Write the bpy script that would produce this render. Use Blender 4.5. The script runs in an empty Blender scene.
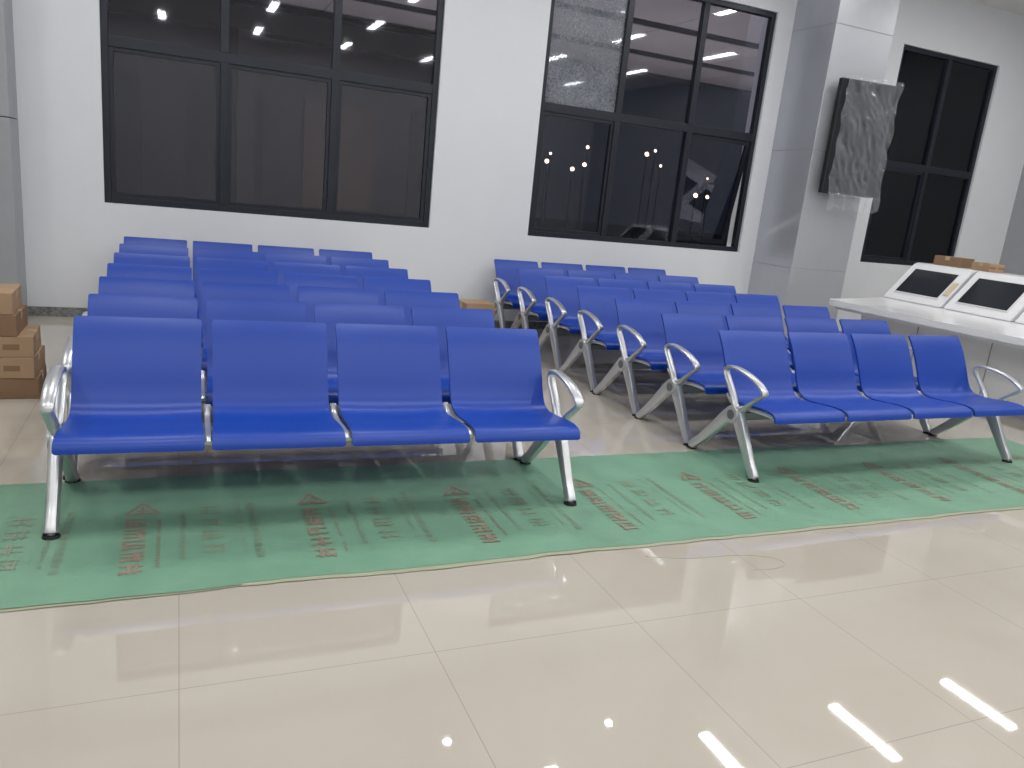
import bpy, bmesh, math, random
from mathutils import Vector, Matrix, noise
random.seed(4)
S=bpy.context.scene
COL=S.collection
S.view_settings.view_transform='Standard'
# ------------------------------------------------ helpers
def lin(c):
    return tuple(((x/255)/12.92 if x/255<=.04045 else ((x/255+.055)/1.055)**2.4) for x in c)
def mat(name,rgb,rough=.5,metal=0,noise_amt=0,nscale=8,bump=0,bscale=40,emit=None,es=0,spec=.5,coat=0):
    m=bpy.data.materials.new(name);m.use_nodes=True
    nt=m.node_tree;b=nt.nodes['Principled BSDF']
    c=lin(rgb);b.inputs['Base Color'].default_value=(*c,1)
    b.inputs['Roughness'].default_value=rough;b.inputs['Metallic'].default_value=metal
    b.inputs['Specular IOR Level'].default_value=spec
    b.inputs['Coat Weight'].default_value=coat
    tc=nt.nodes.new('ShaderNodeTexCoord')
    if noise_amt:
        n=nt.nodes.new('ShaderNodeTexNoise');n.inputs['Scale'].default_value=nscale;n.inputs['Detail'].default_value=5
        nt.links.new(tc.outputs['Object'],n.inputs['Vector'])
        r=nt.nodes.new('ShaderNodeValToRGB')
        r.color_ramp.elements[0].position=.3;r.color_ramp.elements[1].position=.7
        r.color_ramp.elements[0].color=(*[x*(1-noise_amt) for x in c],1)
        r.color_ramp.elements[1].color=(*[min(1,x*(1+noise_amt)) for x in c],1)
        nt.links.new(n.outputs['Fac'],r.inputs['Fac']);nt.links.new(r.outputs['Color'],b.inputs['Base Color'])
    if bump:
        n2=nt.nodes.new('ShaderNodeTexNoise');n2.inputs['Scale'].default_value=bscale;n2.inputs['Detail'].default_value=4
        nt.links.new(tc.outputs['Object'],n2.inputs['Vector'])
        bp=nt.nodes.new('ShaderNodeBump');bp.inputs['Strength'].default_value=bump;bp.inputs['Distance'].default_value=.01
        nt.links.new(n2.outputs['Fac'],bp.inputs['Height']);nt.links.new(bp.outputs['Normal'],b.inputs['Normal'])
    if emit:
        b.inputs['Emission Color'].default_value=(*lin(emit),1);b.inputs['Emission Strength'].default_value=es
    return m
def finish(bm,name,mats,parent=None,sharp=35,smooth=True,loc=None):
    bmesh.ops.recalc_face_normals(bm,faces=bm.faces)
    me=bpy.data.meshes.new(name);bm.to_mesh(me);bm.free()
    for m in mats: me.materials.append(m)
    if smooth:
        for p in me.polygons:p.use_smooth=True
        me.set_sharp_from_angle(angle=math.radians(sharp))
    o=bpy.data.objects.new(name,me);COL.objects.link(o)
    if loc: o.location=loc
    if parent: o.parent=parent
    return o
def box(bm,x0,x1,y0,y1,z0,z1,mi=0,bev=0,M=None):
    r=bmesh.ops.create_cube(bm,size=1)
    vs=r['verts']
    for v in vs:
        v.co=Vector(((x0+x1)/2+v.co.x*(x1-x0),(y0+y1)/2+v.co.y*(y1-y0),(z0+z1)/2+v.co.z*(z1-z0)))
    fs=set(f for v in vs for f in v.link_faces)
    for f in fs:f.material_index=mi
    if bev:
        es=list(set(e for v in vs for e in v.link_edges))
        rr=bmesh.ops.bevel(bm,geom=es,offset=bev,segments=3,profile=.5,affect='EDGES')
        for f in rr['faces']:f.material_index=mi
        vs=list({v for f in rr['faces'] for v in f.verts})
    if M is not None:
        for v in vs:v.co=M@v.co
    return vs
def cyl(bm,c,r0,r1,h,mi=0,seg=20,axis='Z'):
    M=Matrix.Translation(Vector(c))
    if axis=='X':M=M@Matrix.Rotation(math.pi/2,4,'Y')
    if axis=='Y':M=M@Matrix.Rotation(math.pi/2,4,'X')
    r=bmesh.ops.create_cone(bm,cap_ends=True,segments=seg,radius1=r0,radius2=r1,depth=h,matrix=M)
    for f in set(f for v in r['verts'] for f in v.link_faces):f.material_index=mi
def cr(pts,n=6,closed=False):
    out=[];N=len(pts)
    rng=range(N) if closed else range(N-1)
    for i in rng:
        g=(lambda k:pts[k%N]) if closed else (lambda k:pts[max(0,min(N-1,k))])
        p0,p1,p2,p3=g(i-1),g(i),g(i+1),g(i+2)
        for k in range(n):
            t=k/n
            out.append(tuple(.5*((2*b)+(-a+c)*t+(2*a-5*b+4*c-d)*t*t+(-a+3*b-3*c+d)*t**3) for a,b,c,d in zip(p0,p1,p2,p3)))
    if not closed: out.append(pts[-1])
    return out
def sweepYZ(bm,x,pts,mi=1,n=6,closed=False,sq=.7,seg=10):
    P=cr(pts,n,closed);N=len(P);rings=[]
    for i,p in enumerate(P):
        a=P[(i-1)%N] if closed else P[max(0,i-1)]
        b=P[(i+1)%N] if closed else P[min(N-1,i+1)]
        ty,tz=b[0]-a[0],b[1]-a[1];l=math.hypot(ty,tz) or 1;ny,nz=-tz/l,ty/l
        ring=[]
        for k in range(seg):
            an=2*math.pi*(k+.5)/seg
            c,s=math.cos(an),math.sin(an)
            c=math.copysign(abs(c)**sq,c);s=math.copysign(abs(s)**sq,s)
            ring.append(bm.verts.new((x+c*p[2]/2,p[0]+ny*s*p[3]/2,p[1]+nz*s*p[3]/2)))
        rings.append(ring)
    for i in range(N if closed else N-1):
        A,B=rings[i],rings[(i+1)%N]
        for k in range(seg):
            f=bm.faces.new((A[k],A[(k+1)%seg],B[(k+1)%seg],B[k]));f.material_index=mi
    if not closed:
        bm.faces.new(rings[0]).material_index=mi;bm.faces.new(rings[-1][::-1]).material_index=mi
# ------------------------------------------------ camera
cd=bpy.data.cameras.new('camera');cam=bpy.data.objects.new('camera',cd);COL.objects.link(cam);S.camera=cam
f_px=776.08;pi_,ro,ya,h=.2409,.1013,.4178,1.4261
cd.sensor_width=36;cd.lens=f_px*36/1024;cd.clip_start=.05
cp,sp=math.cos(pi_),math.sin(pi_);cy,sy=math.cos(ya),math.sin(ya)
fw=Vector((sy*cp,cy*cp,-sp));rt=Vector((cy,-sy,0));up=rt.cross(fw)
r2=rt*math.cos(ro)+up*math.sin(ro);u2=-rt*math.sin(ro)+up*math.cos(ro)
R=Matrix((r2,u2,-fw)).transposed().to_4x4()
cam.matrix_world=Matrix.Translation((0,0,h))@R
# ------------------------------------------------ materials
M_wall=mat('white_paint',(228,231,236),.6,noise_amt=.012,nscale=2,bump=.03,bscale=120)
M_ceil=mat('ceiling_paint',(228,228,228),.8)
M_grey=mat('grey_wall_panel',(160,163,168),.4,noise_amt=.03)
M_frame=mat('black_window_frame',(38,42,52),.35,metal=.3)
M_blue=mat('blue_polyurethane',(6,62,164),.36,noise_amt=.03,nscale=3,bump=.02,bscale=300)
M_alu=mat('cast_aluminium',(205,208,212),.3,metal=.75,noise_amt=.03,nscale=20)
M_beam=mat('grey_steel_beam',(120,124,130),.4,metal=.6)
M_black=mat('black_rubber',(18,18,20),.6)
M_card=mat('cardboard',(166,138,110),.8,noise_amt=.08,nscale=6)
M_card2=mat('cardboard_dark',(134,106,82),.8,noise_amt=.08,nscale=6)
M_tape=mat('packing_tape',(190,168,132),.25)
M_cons=mat('white_laminate',(234,235,238),.25,coat=.3)
M_screen=mat('dark_screen',(34,38,44),.12)
M_beige=mat('beige_plate',(205,190,160),.5)
M_emit=mat('led_diffuser',(255,255,255),.5,emit=(255,253,250),es=54)
M_hous=mat('lamp_housing',(220,220,220),.4)
M_base=mat('speckled_stone',(125,126,126),.35,noise_amt=.45,nscale=45)
M_col=mat('brushed_metal_panel',(188,192,199),.36,metal=.35,noise_amt=.05,nscale=1.5)
def floor_mat():
    m=bpy.data.materials.new('polished_tile');m.use_nodes=True;nt=m.node_tree;b=nt.nodes['Principled BSDF']
    g=nt.nodes.new('ShaderNodeNewGeometry');sx=nt.nodes.new('ShaderNodeSeparateXYZ');nt.links.new(g.outputs['Position'],sx.inputs[0])
    def line(out,off):
        a=nt.nodes.new('ShaderNodeMath');a.operation='ADD';a.inputs[1].default_value=off;nt.links.new(sx.outputs[out],a.inputs[0])
        p=nt.nodes.new('ShaderNodeMath');p.operation='PINGPONG';p.inputs[1].default_value=.372;nt.links.new(a.outputs[0],p.inputs[0])
        l=nt.nodes.new('ShaderNodeMath');l.operation='LESS_THAN';l.inputs[1].default_value=.0014;nt.links.new(p.outputs[0],l.inputs[0]);return l
    l1=line('X',.004+.744*20);l2=line('Y',-2.05+.744*20)
    mx=nt.nodes.new('ShaderNodeMath');mx.operation='MAXIMUM';nt.links.new(l1.outputs[0],mx.inputs[0]);nt.links.new(l2.outputs[0],mx.inputs[1])
    n=nt.nodes.new('ShaderNodeTexNoise');n.inputs['Scale'].default_value=1.3;n.inputs['Detail'].default_value=6;n.inputs['Distortion'].default_value=1.2
    nt.links.new(g.outputs['Position'],n.inputs['Vector'])
    r=nt.nodes.new('ShaderNodeValToRGB');r.color_ramp.elements[0].position=.3;r.color_ramp.elements[1].position=.7
    r.color_ramp.elements[0].color=(*lin((190,183,171)),1);r.color_ramp.elements[1].color=(*lin((197,191,180)),1)
    nt.links.new(n.outputs['Fac'],r.inputs['Fac'])
    mix=nt.nodes.new('ShaderNodeMixRGB');mix.inputs['Color2'].default_value=(*lin((168,160,147)),1)
    nt.links.new(mx.outputs[0],mix.inputs['Fac']);nt.links.new(r.outputs['Color'],mix.inputs['Color1']);nt.links.new(mix.outputs[0],b.inputs['Base Color'])
    b.inputs['Roughness'].default_value=.025;b.inputs['IOR'].default_value=2.1
    return m
M_floor=floor_mat()
def glass_mat(name,fr=0):
    m=bpy.data.materials.new(name);m.use_nodes=True;nt=m.node_tree;nt.nodes.clear()
    o=nt.nodes.new('ShaderNodeOutputMaterial');mx=nt.nodes.new('ShaderNodeMixShader')
    t=nt.nodes.new('ShaderNodeBsdfTransparent');t.inputs[0].default_value=(.68,.68,.73,1)
    g=nt.nodes.new('ShaderNodeBsdfGlossy');g.inputs['Roughness'].default_value=.03;g.inputs[0].default_value=(.9,.93,1,1)
    f=nt.nodes.new('ShaderNodeFresnel');f.inputs[0].default_value=1.5
    nt.links.new(f.outputs[0],mx.inputs[0]);nt.links.new(t.outputs[0],mx.inputs[1]);nt.links.new(g.outputs[0],mx.inputs[2])
    if fr:
        m2=nt.nodes.new('ShaderNodeMixShader');d=nt.nodes.new('ShaderNodeBsdfDiffuse');d.inputs[0].default_value=(*lin((172,178,186)),1)
        tc=nt.nodes.new('ShaderNodeTexCoord');n=nt.nodes.new('ShaderNodeTexNoise');n.inputs['Scale'].default_value=45;n.inputs['Detail'].default_value=8
        n2=nt.nodes.new('ShaderNodeTexNoise');n2.inputs['Scale'].default_value=2.2
        r=nt.nodes.new('ShaderNodeMath');r.operation='MULTIPLY'
        r2_=nt.nodes.new('ShaderNodeMath');r2_.operation='MULTIPLY';r2_.inputs[1].default_value=1.5
        nt.links.new(tc.outputs['Object'],n.inputs[0]);nt.links.new(tc.outputs['Object'],n2.inputs[0])
        nt.links.new(n.outputs[0],r.inputs[0]);nt.links.new(n2.outputs[0],r.inputs[1]);nt.links.new(r.outputs[0],r2_.inputs[0])
        nt.links.new(r2_.outputs[0],m2.inputs[0]);nt.links.new(mx.outputs[0],m2.inputs[1]);nt.links.new(d.outputs[0],m2.inputs[2]);nt.links.new(m2.outputs[0],o.inputs[0])
    else: nt.links.new(mx.outputs[0],o.inputs[0])
    return m
M_glass=glass_mat('window_glass');M_frost=glass_mat('misted_window_glass',1)
def plastic_mat():
    m=bpy.data.materials.new('clear_plastic_wrap');m.use_nodes=True;nt=m.node_tree;nt.nodes.clear()
    o=nt.nodes.new('ShaderNodeOutputMaterial');mx=nt.nodes.new('ShaderNodeMixShader')
    lw=nt.nodes.new('ShaderNodeLayerWeight');lw.inputs[0].default_value=.5
    a=nt.nodes.new('ShaderNodeMath');a.operation='MULTIPLY_ADD';a.inputs[1].default_value=.5;a.inputs[2].default_value=.10
    nt.links.new(lw.outputs['Facing'],a.inputs[0]);nt.links.new(a.outputs[0],mx.inputs[0])
    t=nt.nodes.new('ShaderNodeBsdfTransparent')
    g=nt.nodes.new('ShaderNodeBsdfPrincipled');g.inputs['Roughness'].default_value=.07;g.inputs['Base Color'].default_value=(*lin((190,192,200)),1)
    g.inputs['IOR'].default_value=2.2
    nt.links.new(t.outputs[0],mx.inputs[1]);nt.links.new(g.outputs[0],mx.inputs[2]);nt.links.new(mx.outputs[0],o.inputs[0])
    return m
M_wrap=plastic_mat()
# ------------------------------------------------ room
WY=7.65;XL,XR,YB,H=-5.5,10.8,-5.0,4.3
bm=bmesh.new();box(bm,XL-.2,XR+.2,YB-.2,WY+.25,-.1,0);finish(bm,'floor',[M_floor],smooth=False)
bm=bmesh.new();box(bm,XL-.2,XR+.2,YB-.2,WY+.25,H,H+.1);finish(bm,'ceiling',[M_ceil],smooth=False)
bm=bmesh.new();box(bm,XL-.2,XL,YB,WY,0,H);finish(bm,'wall_left',[M_wall],smooth=False)
bm=bmesh.new();box(bm,XR,XR+.2,YB,WY,0,H);finish(bm,'wall_right',[M_grey],smooth=False)
bm=bmesh.new();box(bm,XL-.2,XR+.2,YB-.2,YB,0,H);finish(bm,'wall_front',[M_wall],smooth=False)
wins=[(-.585,2.317,[.374,1.333],.998,2.313,3.72),(3.401,6.189,[4.33,5.26],.998,2.313,3.666),(8.15,9.89,[9.02],.998,2.25,3.65)]
bm=bmesh.new()
xs=[XL-.2]+[v for w in wins for v in w[:2]]+[XR+.2]
for i in range(0,len(xs),2): box(bm,xs[i],xs[i+1],WY,WY+.25,0,H)
for w in wins:
    box(bm,w[0],w[1],WY,WY+.25,0,w[3]);box(bm,w[0],w[1],WY,WY+.25,w[5],H)
finish(bm,'wall_back',[M_wall],smooth=False)
bm=bmesh.new();box(bm,XL,6.42,WY-.018,WY,0,.08,bev=.004);finish(bm,'baseboard_back',[M_base],smooth=False)
bm=bmesh.new();box(bm,7.25,XR,WY-.018,WY,0,.08,bev=.004);finish(bm,'baseboard_back_right',[M_base],smooth=False)
for wi,(x0,x1,ms,zs,zt,zp) in enumerate(wins):
    e=bpy.data.objects.new('window_%d'%(wi+1),None);COL.objects.link(e);e.location=(0,0,0)
    bm=bmesh.new();a,b=WY+.03,WY+.10
    T=.055
    for X in (x0+T/2,x1-T/2): box(bm,X-T/2,X+T/2,a,b,zs,zp,bev=.004)
    for Z,t in ((zs+T/2,T),(zp-T/2,T),(zt,.09)): box(bm,x0+T,x1-T,a,b,Z-t/2,Z+t/2,bev=.004)
    for X in ms:
        box(bm,X-.035,X+.035,a-.005,b,zs+T,zt-.04,bev=.004);box(bm,X-.035,X+.035,a-.005,b,zt+.04,zp-T,bev=.004)
    ed=[x0+T]+ms+[x1-T]
    for k in range(len(ed)-1):
        l,r=ed[k]+(.03 if k else 0),ed[k+1]-(.03 if k<len(ed)-2 else 0)
        if wi==1 and k==2: continue
        if wi==0 or k%2==0:
            z0,z1=zs+T,zt-.0425;t=.035
            box(bm,l,l+t,a+.012,b-.012,z0,z1);box(bm,r-t,r,a+.012,b-.012,z0,z1)
            box(bm,l+t,r-t,a+.012,b-.012,z0,z0+t);box(bm,l+t,r-t,a+.012,b-.012,z1-t,z1)
    finish(bm,'frame',[M_frame],parent=e,smooth=False)
    bm=bmesh.new();ym=WY+.065
    for k in range(len(ed)-1):
        if wi==1 and k==2:
            box(bm,ed[k],ed[k+1],ym,ym+.006,zt,zp-.02)
        elif wi==1 and k==0:
            box(bm,ed[k],ed[k+1],ym,ym+.006,zt,zp-.02,mi=1);box(bm,ed[k],ed[k+1],ym,ym+.006,zs+.02,zt)
        else: 
            box(bm,ed[k],ed[k+1],ym,ym+.006,zs+.02,zp-.02)
    finish(bm,'glass',[M_glass,M_frost],parent=e,smooth=False)
    if wi==1:
        l,r=ed[2]+.03,ed[3];z1=zt-.045;hh=z1-zs-T
        Mx=Matrix.Translation((0,ym,z1))@Matrix.Rotation(math.radians(9),4,'X')
        bm=bmesh.new();t=.05
        box(bm,l,l+t,-.02,.02,-hh,0,M=Mx);box(bm,r-t,r,-.02,.02,-hh,0,M=Mx)
        box(bm,l+t,r-t,-.02,.02,-hh,-hh+t,M=Mx);box(bm,l+t,r-t,-.02,.02,-t,0,M=Mx)
        box(bm,l+t,r-t,-.003,.003,-hh+t,-t,mi=1,M=Mx)
        box(bm,(l+r)/2-.06,(l+r)/2+.06,-.045,-.02,-hh+.015,-hh+.035,M=Mx)
        finish(bm,'open_sash',[M_frame,M_glass],parent=e,smooth=False)
# column right
bm=bmesh.new()
CX0,CX1,CY=6.42,7.25,6.98
for z0,z1 in ((0,.9),(.904,2.2),(2.204,3.5),(3.504,H)):
    box(bm,CX0,CX1,CY,WY,z0,z1,bev=.004)
box(bm,CX0+.004,CX1-.004,CY+.004,WY,0,H,mi=1)
finish(bm,'column',[M_col,M_grey],smooth=False)
bm=bmesh.new()
for z0,z1 in ((0,1.6),(1.606,H)): box(bm,-2.4,-1.19,7.3,WY,z0,z1,bev=.006)
finish(bm,'column.001',[M_grey],smooth=False)
# ceiling lights
for i,X in enumerate((-2.3,-.3,1.6,3.5,5.43,7.35,9.3)):
    for j,Y in enumerate((5.45,2.4,-.6,-3.6)):
        bm=bmesh.new()
        box(bm,-.08,.08,-.5,.5,-.03,0,mi=0)
        q=bm.faces.new([bm.verts.new(v) for v in ((-.065,-.485,-.031),(-.065,.485,-.031),(.065,.485,-.031),(.065,-.485,-.031))]);q.material_index=1
        finish(bm,'ceiling_light',[M_hous,M_emit],smooth=False,loc=(X,Y,H))
for X,Y in ((4.46,6.4),(2.6,6.6),(.6,6.6),(6.3,4.0),(4.4,4.0),(2.5,4.0)):
    bm=bmesh.new();cyl(bm,(0,0,-.01),.06,.06,.02,0,24)
    q=bm.faces.new([bm.verts.new((.042*math.cos(k*math.pi/4),.042*math.sin(k*math.pi/4),-.021)) for k in range(8)]);q.material_index=1
    finish(bm,'ceiling_downlight',[M_hous,M_emit],loc=(X,Y,H))
# ------------------------------------------------ bench
prof=cr([(-.098,.346),(-.096,.371),(-.076,.392),(-.03,.401),(.05,.398),(.14,.388),(.22,.383),(.275,.39),(.315,.415),(.345,.465),(.372,.53),(.405,.60),(.443,.67),(.478,.722),(.499,.747)],5)
L=[0]
for a,b in zip(prof,prof[1:]):L.append(L[-1]+math.hypot(b[0]-a[0],b[1]-a[1]))
TL=L[-1]
def at(s):
    s=max(0,min(TL,s))
    for i in range(len(L)-1):
        if s<=L[i+1]:
            t=(s-L[i])/(L[i+1]-L[i]);a,b=prof[i],prof[i+1]
            return a[0]+(b[0]-a[0])*t,a[1]+(b[1]-a[1])*t
    return prof[-1]
def frame(s):
    a=at(s-.006);b=at(s+.006);ty,tz=b[0]-a[0],b[1]-a[1];l=math.hypot(ty,tz);return at(s),(-tz/l,ty/l)
def seat(bm,xc):
    r=.012
    ss=[r*(1-math.cos(k*math.pi/2/5)) for k in range(6)]
    m=38;ss+= [r+(TL-2*r)*k/m for k in range(1,m)]
    ss+=[TL-r*(1-math.cos((5-k)*math.pi/2/5)) for k in range(6)]
    nx=12;th=.012;top=[];bot=[]
    for s in ss:
        (y,z),(ny,nz)=frame(s)
        u=s/TL
        hw=.2460+.010*max(0,1-u*2.3)
        d=min(s,TL-s)
        if d<r: hw-=r-math.sqrt(max(0,r*r-(r-d)**2))
        a=[];b=[]
        for k in range(nx+1):
            t=-1+2*k/nx
            o=.008*(t*t-1)*math.sin(math.pi*min(1,max(0,u)))
            a.append(bm.verts.new((xc+hw*t,y+ny*o,z+nz*o)))
            b.append(bm.verts.new((xc+hw*t,y+ny*(o-th),z+nz*(o-th))))
        top.append(a);bot.append(b)
    n=len(ss)
    for i in range(n-1):
        for k in range(nx):
            bm.faces.new((top[i][k],top[i][k+1],top[i+1][k+1],top[i+1][k]))
            bm.faces.new((bot[i][k],bot[i+1][k],bot[i+1][k+1],bot[i][k+1]))
        for A in (0,nx):
            bm.faces.new((top[i][A],top[i+1][A],bot[i+1][A],bot[i][A]))
    for I in (0,n-1):
        for k in range(nx): bm.faces.new((top[I][k],bot[I][k],bot[I][k+1],top[I][k+1]))
P=.5377;W=2.1
bm=bmesh.new()
for i in range(4): seat(bm,.2435+P*i)
box(bm,-.03,W+.03,.17,.23,.285,.335,mi=3,bev=.006)
for i in range(5):
    x=.487+.0253+P*(i-1)
    if i==0:x=.01
    if i==4:x=W-.01
    pts=[]
    for k in range(10):
        s=.05+(.46-.05)*k/9
        (y,z),(ny,nz)=frame(s)
        off=.027
        pts.append((y-ny*off,z-nz*off,.03,.016 if k in(0,9) else .026))
    sweepYZ(bm,x,pts,1,3)
    box(bm,x-.02,x+.02,.175,.225,.33,.356,mi=1,bev=.003)
for x in (-.035,W+.035):
    sweepYZ(bm,x,[(.20,.335,.052,.09),(.15,.285,.052,.085),(.085,.19,.05,.072),(.02,.09,.048,.06),(-.025,.032,.05,.056),(-.037,.014,.054,.05)],1,5)
    sweepYZ(bm,x,[(.20,.335,.052,.09),(.26,.285,.052,.085),(.35,.19,.05,.072),(.45,.09,.048,.06),(.515,.032,.05,.056),(.534,.014,.054,.05)],1,5)
    cyl(bm,(x,.20,.315),.05,.05,.062,1,28,'X');cyl(bm,(x,.20,.315),.028,.028,.07,3,20,'X')
    for y in (-.037,.534):
        cyl(bm,(x,y,.006),.032,.028,.012,2,20);cyl(bm,(x,y,.014),.014,.014,.02,1,12)
    w=.044;t=.02
    loop=[(.195,.35,.042,.034),(.235,.41,w,.026),(.285,.475,w,t),(.328,.53,w,t),(.322,.562,w,t),(.27,.576,.048,t),(.17,.568,.05,t),(.08,.545,.05,t),(.012,.512,.048,t),(-.008,.488,w,t),(.018,.462,w,t),(.08,.415,w,t),(.14,.365,.042,.028)]
    sweepYZ(bm,x,loop,1,5,closed=True)
bench=finish(bm,'airport_bench',[M_blue,M_alu,M_black,M_beam],sharp=40)
mesh=bench.data
first=True
for s,(x0,y0,psi,p,dr) in {'L':(-.4083,3.1347,-.0189,.6248,-.0039),'R':(2.9704,3.2226,.0174,.6246,.0026)}.items():
    for i in range(7):
        o=bench if first else bpy.data.objects.new('airport_bench',mesh)
        if not first: COL.objects.link(o)
        first=False
        o.location=(x0+dr*i,y0+p*i,.006 if i==0 else 0);o.rotation_euler=(0,0,psi)
# ------------------------------------------------ floor film
def fz(x,y): return .0025+.0016*(1+noise.noise(Vector((x*3,y*3,0))))+.0009*(1+noise.noise(Vector((x*11,y*6,3))))
def film(name,x0,x1,y0,y1,m,dz=0,amp=.016):
    bm=bmesh.new();nx=int((x1-x0)/.03);ny=30;g=[]
    for i in range(nx+1):
        x=x0+(x1-x0)*i/nx
        ya_=y0+amp*noise.noise(Vector((x*1.7,1,dz*99)))+amp*.4*noise.noise(Vector((x*9,2,0)))
        yb_=y1+amp*2*noise.noise(Vector((x*1.3,7,0)))
        g.append([bm.verts.new((x+(.03*noise.noise(Vector((j*.2,5,0))) if i in(0,nx) else 0),ya_+(yb_-ya_)*j/ny,fz(x,ya_+(yb_-ya_)*j/ny)+dz)) for j in range(ny+1)])
    for i in range(nx):
        for j in range(ny): bm.faces.new((g[i][j],g[i+1][j],g[i+1][j+1],g[i][j+1]))
    return finish(bm,name,[m],sharp=180)
M_film=mat('green_protective_film',(120,163,138),.38,noise_amt=.10,nscale=4,bump=.5,bscale=7)
M_hem=mat('beige_underlay_film',(168,172,148),.5,noise_amt=.06)
M_ink=mat('red_print_ink',(150,134,118),.6,noise_amt=.2,nscale=14)
M_ink2=mat('faded_print_ink',(140,152,130),.6,noise_amt=.15,nscale=14)
f1=film('floor_protection_film',-2.6,.20,2.585,3.66,M_film,.0015)
f2=film('floor_protection_film.001',.15,5.7,2.60,3.69,M_film,.0)
h1=film('hem',-2.6,5.7,2.576,2.70,M_hem,-.0015,.02);h1.parent=f2
bm=bmesh.new()
def stroke(a,b,w,mi=0):
    a=Vector(a);b=Vector(b);d=(b-a);n=Vector((-d.y,d.x)).normalized()*w/2
    vs=[bm.verts.new((q.x,q.y,fz(q.x,q.y)+.0035)) for q in (a+n,a-n,b-n,b+n)]
    bm.faces.new(vs).material_index=mi
def glyph(cx,cy,s,mi=0,w=.1):
    w=s*w
    k=random.choice((2,3,3))
    for i in range(k):
        yy=cy-s/2+s*(i+.5)/k;stroke((cx-s*.45,yy),(cx+s*.45,yy+random.uniform(-.05,.05)*s),w,mi)
    for i in range(random.choice((1,2,2))):
        xx=cx+random.uniform(-.35,.35)*s;stroke((xx,cy-s*.45),(xx+random.uniform(-.1,.1)*s,cy+s*.45),w,mi)
    if random.random()<.6: stroke((cx,cy),(cx+.4*s*random.choice((-1,1)),cy-.45*s),w,mi)
def tri(cx,cy,s,mi=0):
    p=[(cx-s*.55,cy-s*.4),(cx+s*.55,cy-s*.4),(cx,cy+s*.55)]
    for i in range(3): stroke(p[i],p[(i+1)%3],s*.12,mi)
    stroke((cx-s*.2,cy-s*.2),(cx+s*.2,cy-s*.2),s*.1,mi);stroke((cx,cy-s*.3),(cx,cy+.2*s),s*.1,mi)
X=-2.2
while X<5.5:
    tri(X+.02,3.30,.11,0)
    for i in range(5): glyph(X,3.17-i*.098,.088,0,.12)
    for i in range(20): 
        if random.random()<.85: glyph(X+.085,3.2-i*.022,.017,0)
    for i in range(12): glyph(X-.24,3.3-i*.045,.034,1)
    for i in range(16): 
        if random.random()<.8: glyph(X-.29,3.3-i*.03,.02,1)
    for i in range(4): glyph(X-.40,3.25-i*.12,.09,1,.08)
    for i in range(14): glyph(X+.17,3.25-i*.032,.024,1)
    X+=.68
tx=finish(bm,'printed_text',[M_ink,M_ink2],parent=f2,smooth=False)
# ------------------------------------------------ cartons
def carton(x,y,z,w,d,hh,rot=0,m=M_card):
    bm=bmesh.new()
    box(bm,-w/2,w/2,-d/2,d/2,0,hh,mi=0,bev=.004)
    box(bm,-w/2-.001,w/2+.001,-.025,.025,hh*.62,hh+.001,mi=1)
    box(bm,-w/2+.01,w/2-.01,-.0015,.0015,hh+.0005,hh+.0018,mi=2)
    for sx in(-1,1): box(bm,sx*w*.28-.04,sx*w*.28+.04,-d/2-.0012,-d/2+.001,hh*.35,hh*.62,mi=2)
    o=finish(bm,'cardboard_box',[m,M_tape,M_card2],smooth=False,loc=(x,y,z));o.rotation_euler=(0,0,rot);return o
zz=0
for i,(re,rt_) in enumerate(((-.74,.03),(-.75,-.02),(-.76,.04),(-.83,0),(-.85,.03))):
    carton(re-.26,5.2,zz,.5,.36,.121,rt_,M_card2 if i in(0,3) else M_card);zz+=.122
zz=0
for i in range(6): carton(-1.63,5.3,zz,.5,.36,.118,random.uniform(-.03,.03));zz+=.119
carton(2.62,6.95,0,.3,.26,.38,.05)
# ------------------------------------------------ display on column
e=bpy.data.objects.new('wall_mounted_display',None);COL.objects.link(e)
e.location=(6.87,6.83,2.36);e.rotation_euler=(math.radians(0),0,math.radians(-7))
bm=bmesh.new()
box(bm,-.35,.35,-.03,.03,-.60,.60,mi=0,bev=.006);box(bm,-.335,.335,-.032,-.029,-.585,.585,mi=1)
box(bm,-.2,.2,.03,.06,-.35,.35,mi=0,bev=.01);box(bm,-.05,.05,.055,.16,-.12,.12,mi=0)
finish(bm,'screen_body',[M_black,M_screen],parent=e,smooth=False)
bm=bmesh.new();g=[]
NI,NJ=48,84
for i in range(NI+1):
    row=[]
    for j in range(NJ+1):
        x=-.30+.69*i/NI;z=-.76+1.39*j/NJ
        n=noise.noise(Vector((x*6,z*4,1)))*.022+abs(noise.noise(Vector((x*11+z*5,z*7,4))))*.026+abs(noise.noise(Vector((x*26,z*20,8))))*.008
        row.append(bm.verts.new((x+(.03*noise.noise(Vector((z*6,0,0))) if i in(0,NI) else 0),-.074+n+(-.03 if z<-.6 else 0)*(1+noise.noise(Vector((x*12,0,0)))),z+(.07*noise.noise(Vector((x*9,3,0))) if j==0 else 0))))
    g.append(row)
for i in range(NI):
    for j in range(NJ): bm.faces.new((g[i][j],g[i+1][j],g[i+1][j+1],g[i][j+1]))
finish(bm,'plastic_wrap',[M_wrap],parent=e,sharp=180)
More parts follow.
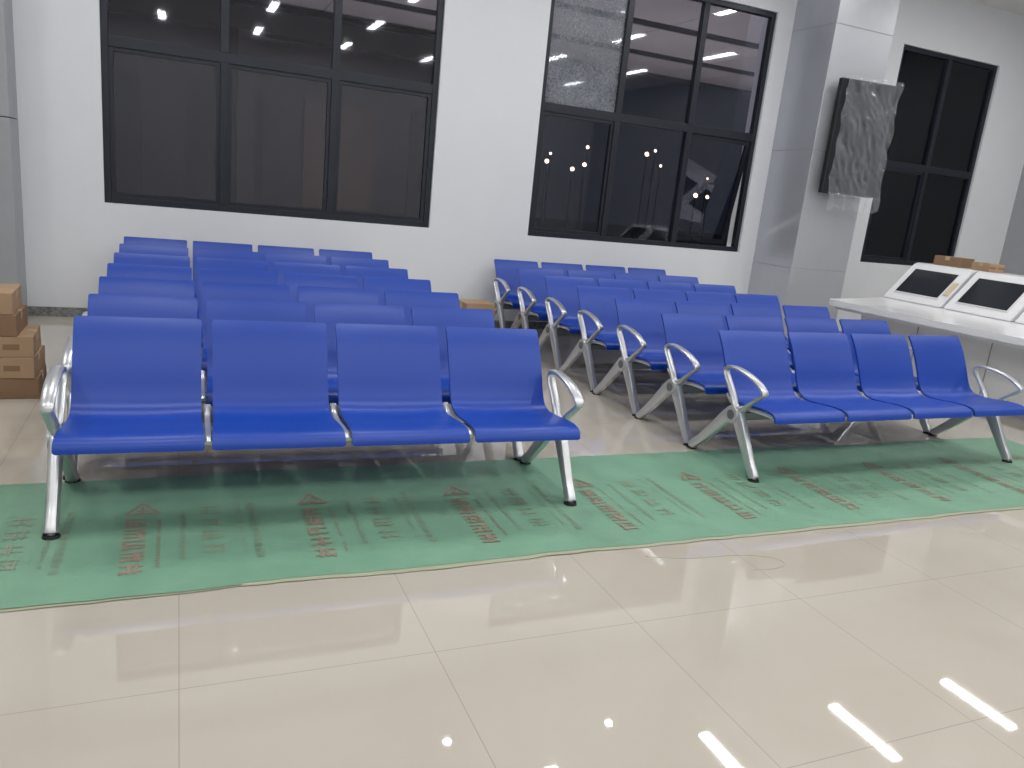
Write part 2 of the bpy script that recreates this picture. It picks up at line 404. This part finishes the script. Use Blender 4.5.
# ------------------------------------------------ console
e=bpy.data.objects.new('control_console',None);COL.objects.link(e)
bm=bmesh.new()
def slab(bm,outline,z0,z1,mi=0):
    a=[bm.verts.new((x,y,z0)) for x,y in outline];b=[bm.verts.new((x,y,z1)) for x,y in outline]
    n=len(a);bm.faces.new(a[::-1]).material_index=mi;bm.faces.new(b).material_index=mi
    for i in range(n): bm.faces.new((a[i],a[(i+1)%n],b[(i+1)%n],b[i])).material_index=mi
y0,y1=2.9,6.02
out=[(7.95,y0),(7.95,6.3),(7.1,6.22),(6.5,6.0)]
for k in range(8):
    an=math.pi/2+ (math.pi/2)*k/7
    out.append((5.98+.14*math.cos(an)+.02,5.72+.14*math.sin(an)))
out+=[(5.90,5.2),(5.95,4.5),(6.02,3.8),(6.05,y0)]
slab(bm,out,.665,.72)
ins=[(x if x>7.9 else x+.05,y-.03 if y>5 else y) for x,y in out];slab(bm,ins,.635,.664)
finish(bm,'counter_top',[M_cons],parent=e,sharp=30)
bm=bmesh.new()
box(bm,6.45,7.9,y0+.05,5.9,.08,.63,bev=.01);box(bm,6.52,7.85,y0+.1,5.85,0,.08,mi=1)
for y in (5.2,4.45,3.7): box(bm,6.442,6.45,y-.003,y+.003,.1,.62,mi=1)
finish(bm,'base_cabinet',[M_cons,M_grey],parent=e,smooth=False)
for i,yc in enumerate((5.87,5.12,4.37,3.62)):
    bm=bmesh.new();wd=.355
    pr=[(7.06,.722),(7.08,.75),(7.42,1.10),(7.47,1.12),(7.9,1.12),(7.9,.722)]
    A=[bm.verts.new((x,yc-wd,z)) for x,z in pr];B=[bm.verts.new((x,yc+wd,z)) for x,z in pr]
    bm.faces.new(A);bm.faces.new(B[::-1])
    for k in range(len(pr)): bm.faces.new((A[k],B[k],B[(k+1)%len(pr)],A[(k+1)%len(pr)]))
    bmesh.ops.recalc_face_normals(bm,faces=bm.faces)
    bmesh.ops.bevel(bm,geom=list(bm.edges),offset=.008,segments=2,affect='EDGES')
    an=math.atan2(.35,.34)
    Mx=Matrix.Translation((7.25,yc,.925))@Matrix.Rotation(-an,4,'Y')
    box(bm,-.185,.185,-.275,.275,0,.010,mi=3,bev=.003,M=Mx)
    box(bm,-.17,.17,-.26,.26,.0101,.013,mi=1,M=Mx)
    if i==0: box(bm,-.12,.06,-.34,-.29,.0,.012,mi=2,M=Mx)
    finish(bm,'monitor_housing_%d'%(i+1),[M_cons,M_screen,M_beige,M_hous],parent=e,smooth=False)
carton(7.68,5.95,1.121,.24,.3,.10,.1,M_card2);carton(7.68,5.55,1.121,.2,.22,.08,-.1)
# ------------------------------------------------ thread on floor
cu=bpy.data.curves.new('loose_string','CURVE');cu.dimensions='3D';cu.bevel_depth=.0008
sp_=cu.splines.new('NURBS');pt=[(1.8,2.5),(1.95,2.43),(2.15,2.44),(2.35,2.40),(2.42,2.31),(2.33,2.27),(2.2,2.29)]
sp_.points.add(len(pt)-1)
for q,(x,y) in zip(sp_.points,pt): q.co=(x,y,.002,1)
sp_.use_endpoint_u=True;sp_.order_u=4
cu.materials.append(M_hem);o=bpy.data.objects.new('loose_string',cu);COL.objects.link(o)
# ------------------------------------------------ outside
M_ground=mat('asphalt',(50,50,54),.8,noise_amt=.2);M_fac=mat('stone_facade',(62,56,56),.8,noise_amt=.2,nscale=3)
M_dark=mat('dark_shopfront',(30,28,30),.5,noise_amt=.2)
M_warm=mat('warm_lamp',(255,220,160),.5,emit=(255,222,185),es=9);M_lit=mat('lit_window',(50,42,38),.5,emit=(255,190,120),es=.02)
M_backdrop=mat('pane_backdrop_grey',(176,170,170),.7,noise_amt=.12,nscale=.8)  # grey of the invented overhead slab behind the upper panes
bm=bmesh.new();box(bm,-30,50,WY+.3,50,-.3,-.1);finish(bm,'ground_outside',[M_ground],smooth=False)
bm=bmesh.new()
box(bm,-6,5,13,18,-.1,3.5);box(bm,-6.5,5.6,12.6,18.5,3.3,3.6,mi=1)
for k in range(6):
    x=-5+k*1.7;box(bm,x,x+1.1,12.96,13.02,.9,2.5,mi=2 if k%3==1 else 1)
for k in range(4): box(bm,-5.6+k*3.2,-5.35+k*3.2,12.7,12.9,-.1,3.3,mi=0)
finish(bm,'neighbouring_building',[M_fac,M_dark,M_lit],smooth=False)
bm=bmesh.new()
for k in range(14):
    box(bm,-8+k*2,-8+k*2+1.985,WY+.26,13.0,3.76,3.84,mi=0)
for y in (9.5,11.3,12.95): box(bm,-8,20,y,y+.06,3.70,3.76,mi=1)
finish(bm,'added_pane_backdrop',[M_backdrop,M_frame],smooth=False)  # invented slab, lit from below so the upper panes look grey
for X in (-3.5,0,3.5,7,10.5,14):
    bm=bmesh.new();box(bm,-1.3,1.3,-.2,.2,0,.08,mi=0,bev=.01);o=finish(bm,'added_fill_housing',[M_frame],smooth=False,loc=(X,9.9,-.1))  # made-up housing below sill level, out of view
    ld=bpy.data.lights.new('added_backdrop_fill','AREA');ld.shape='RECTANGLE';ld.size=2.5;ld.size_y=.35;ld.energy=62;ld.color=(1,.95,.94)
    lo=bpy.data.objects.new('added_backdrop_fill',ld);COL.objects.link(lo);lo.parent=o;lo.location=(0,0,.1);lo.rotation_euler=(math.pi,0,0)  # added fill light facing up, brightens the slab behind the panes
for k in range(34):
    y=random.uniform(28,44);x=y*random.uniform(.42,1.35);hh=y*random.uniform(.025,.085)+1.3
    bm=bmesh.new();cyl(bm,(0,0,hh/2),.05,.04,hh,0,8);bmesh.ops.create_icosphere(bm,subdivisions=1,radius=random.uniform(.07,.13),matrix=Matrix.Translation((0,0,hh+.1)))
    for f in bm.faces:
        if f.calc_center_median().z>hh+.005 and len(f.verts)==3:f.material_index=1
    finish(bm,'street_lamp',[M_frame,M_warm],loc=(x,y,-.1))
w=bpy.data.worlds.new('night');S.world=w;w.use_nodes=True
w.node_tree.nodes['Background'].inputs[0].default_value=(.02,.024,.034,1);w.node_tree.nodes['Background'].inputs[1].default_value=.8
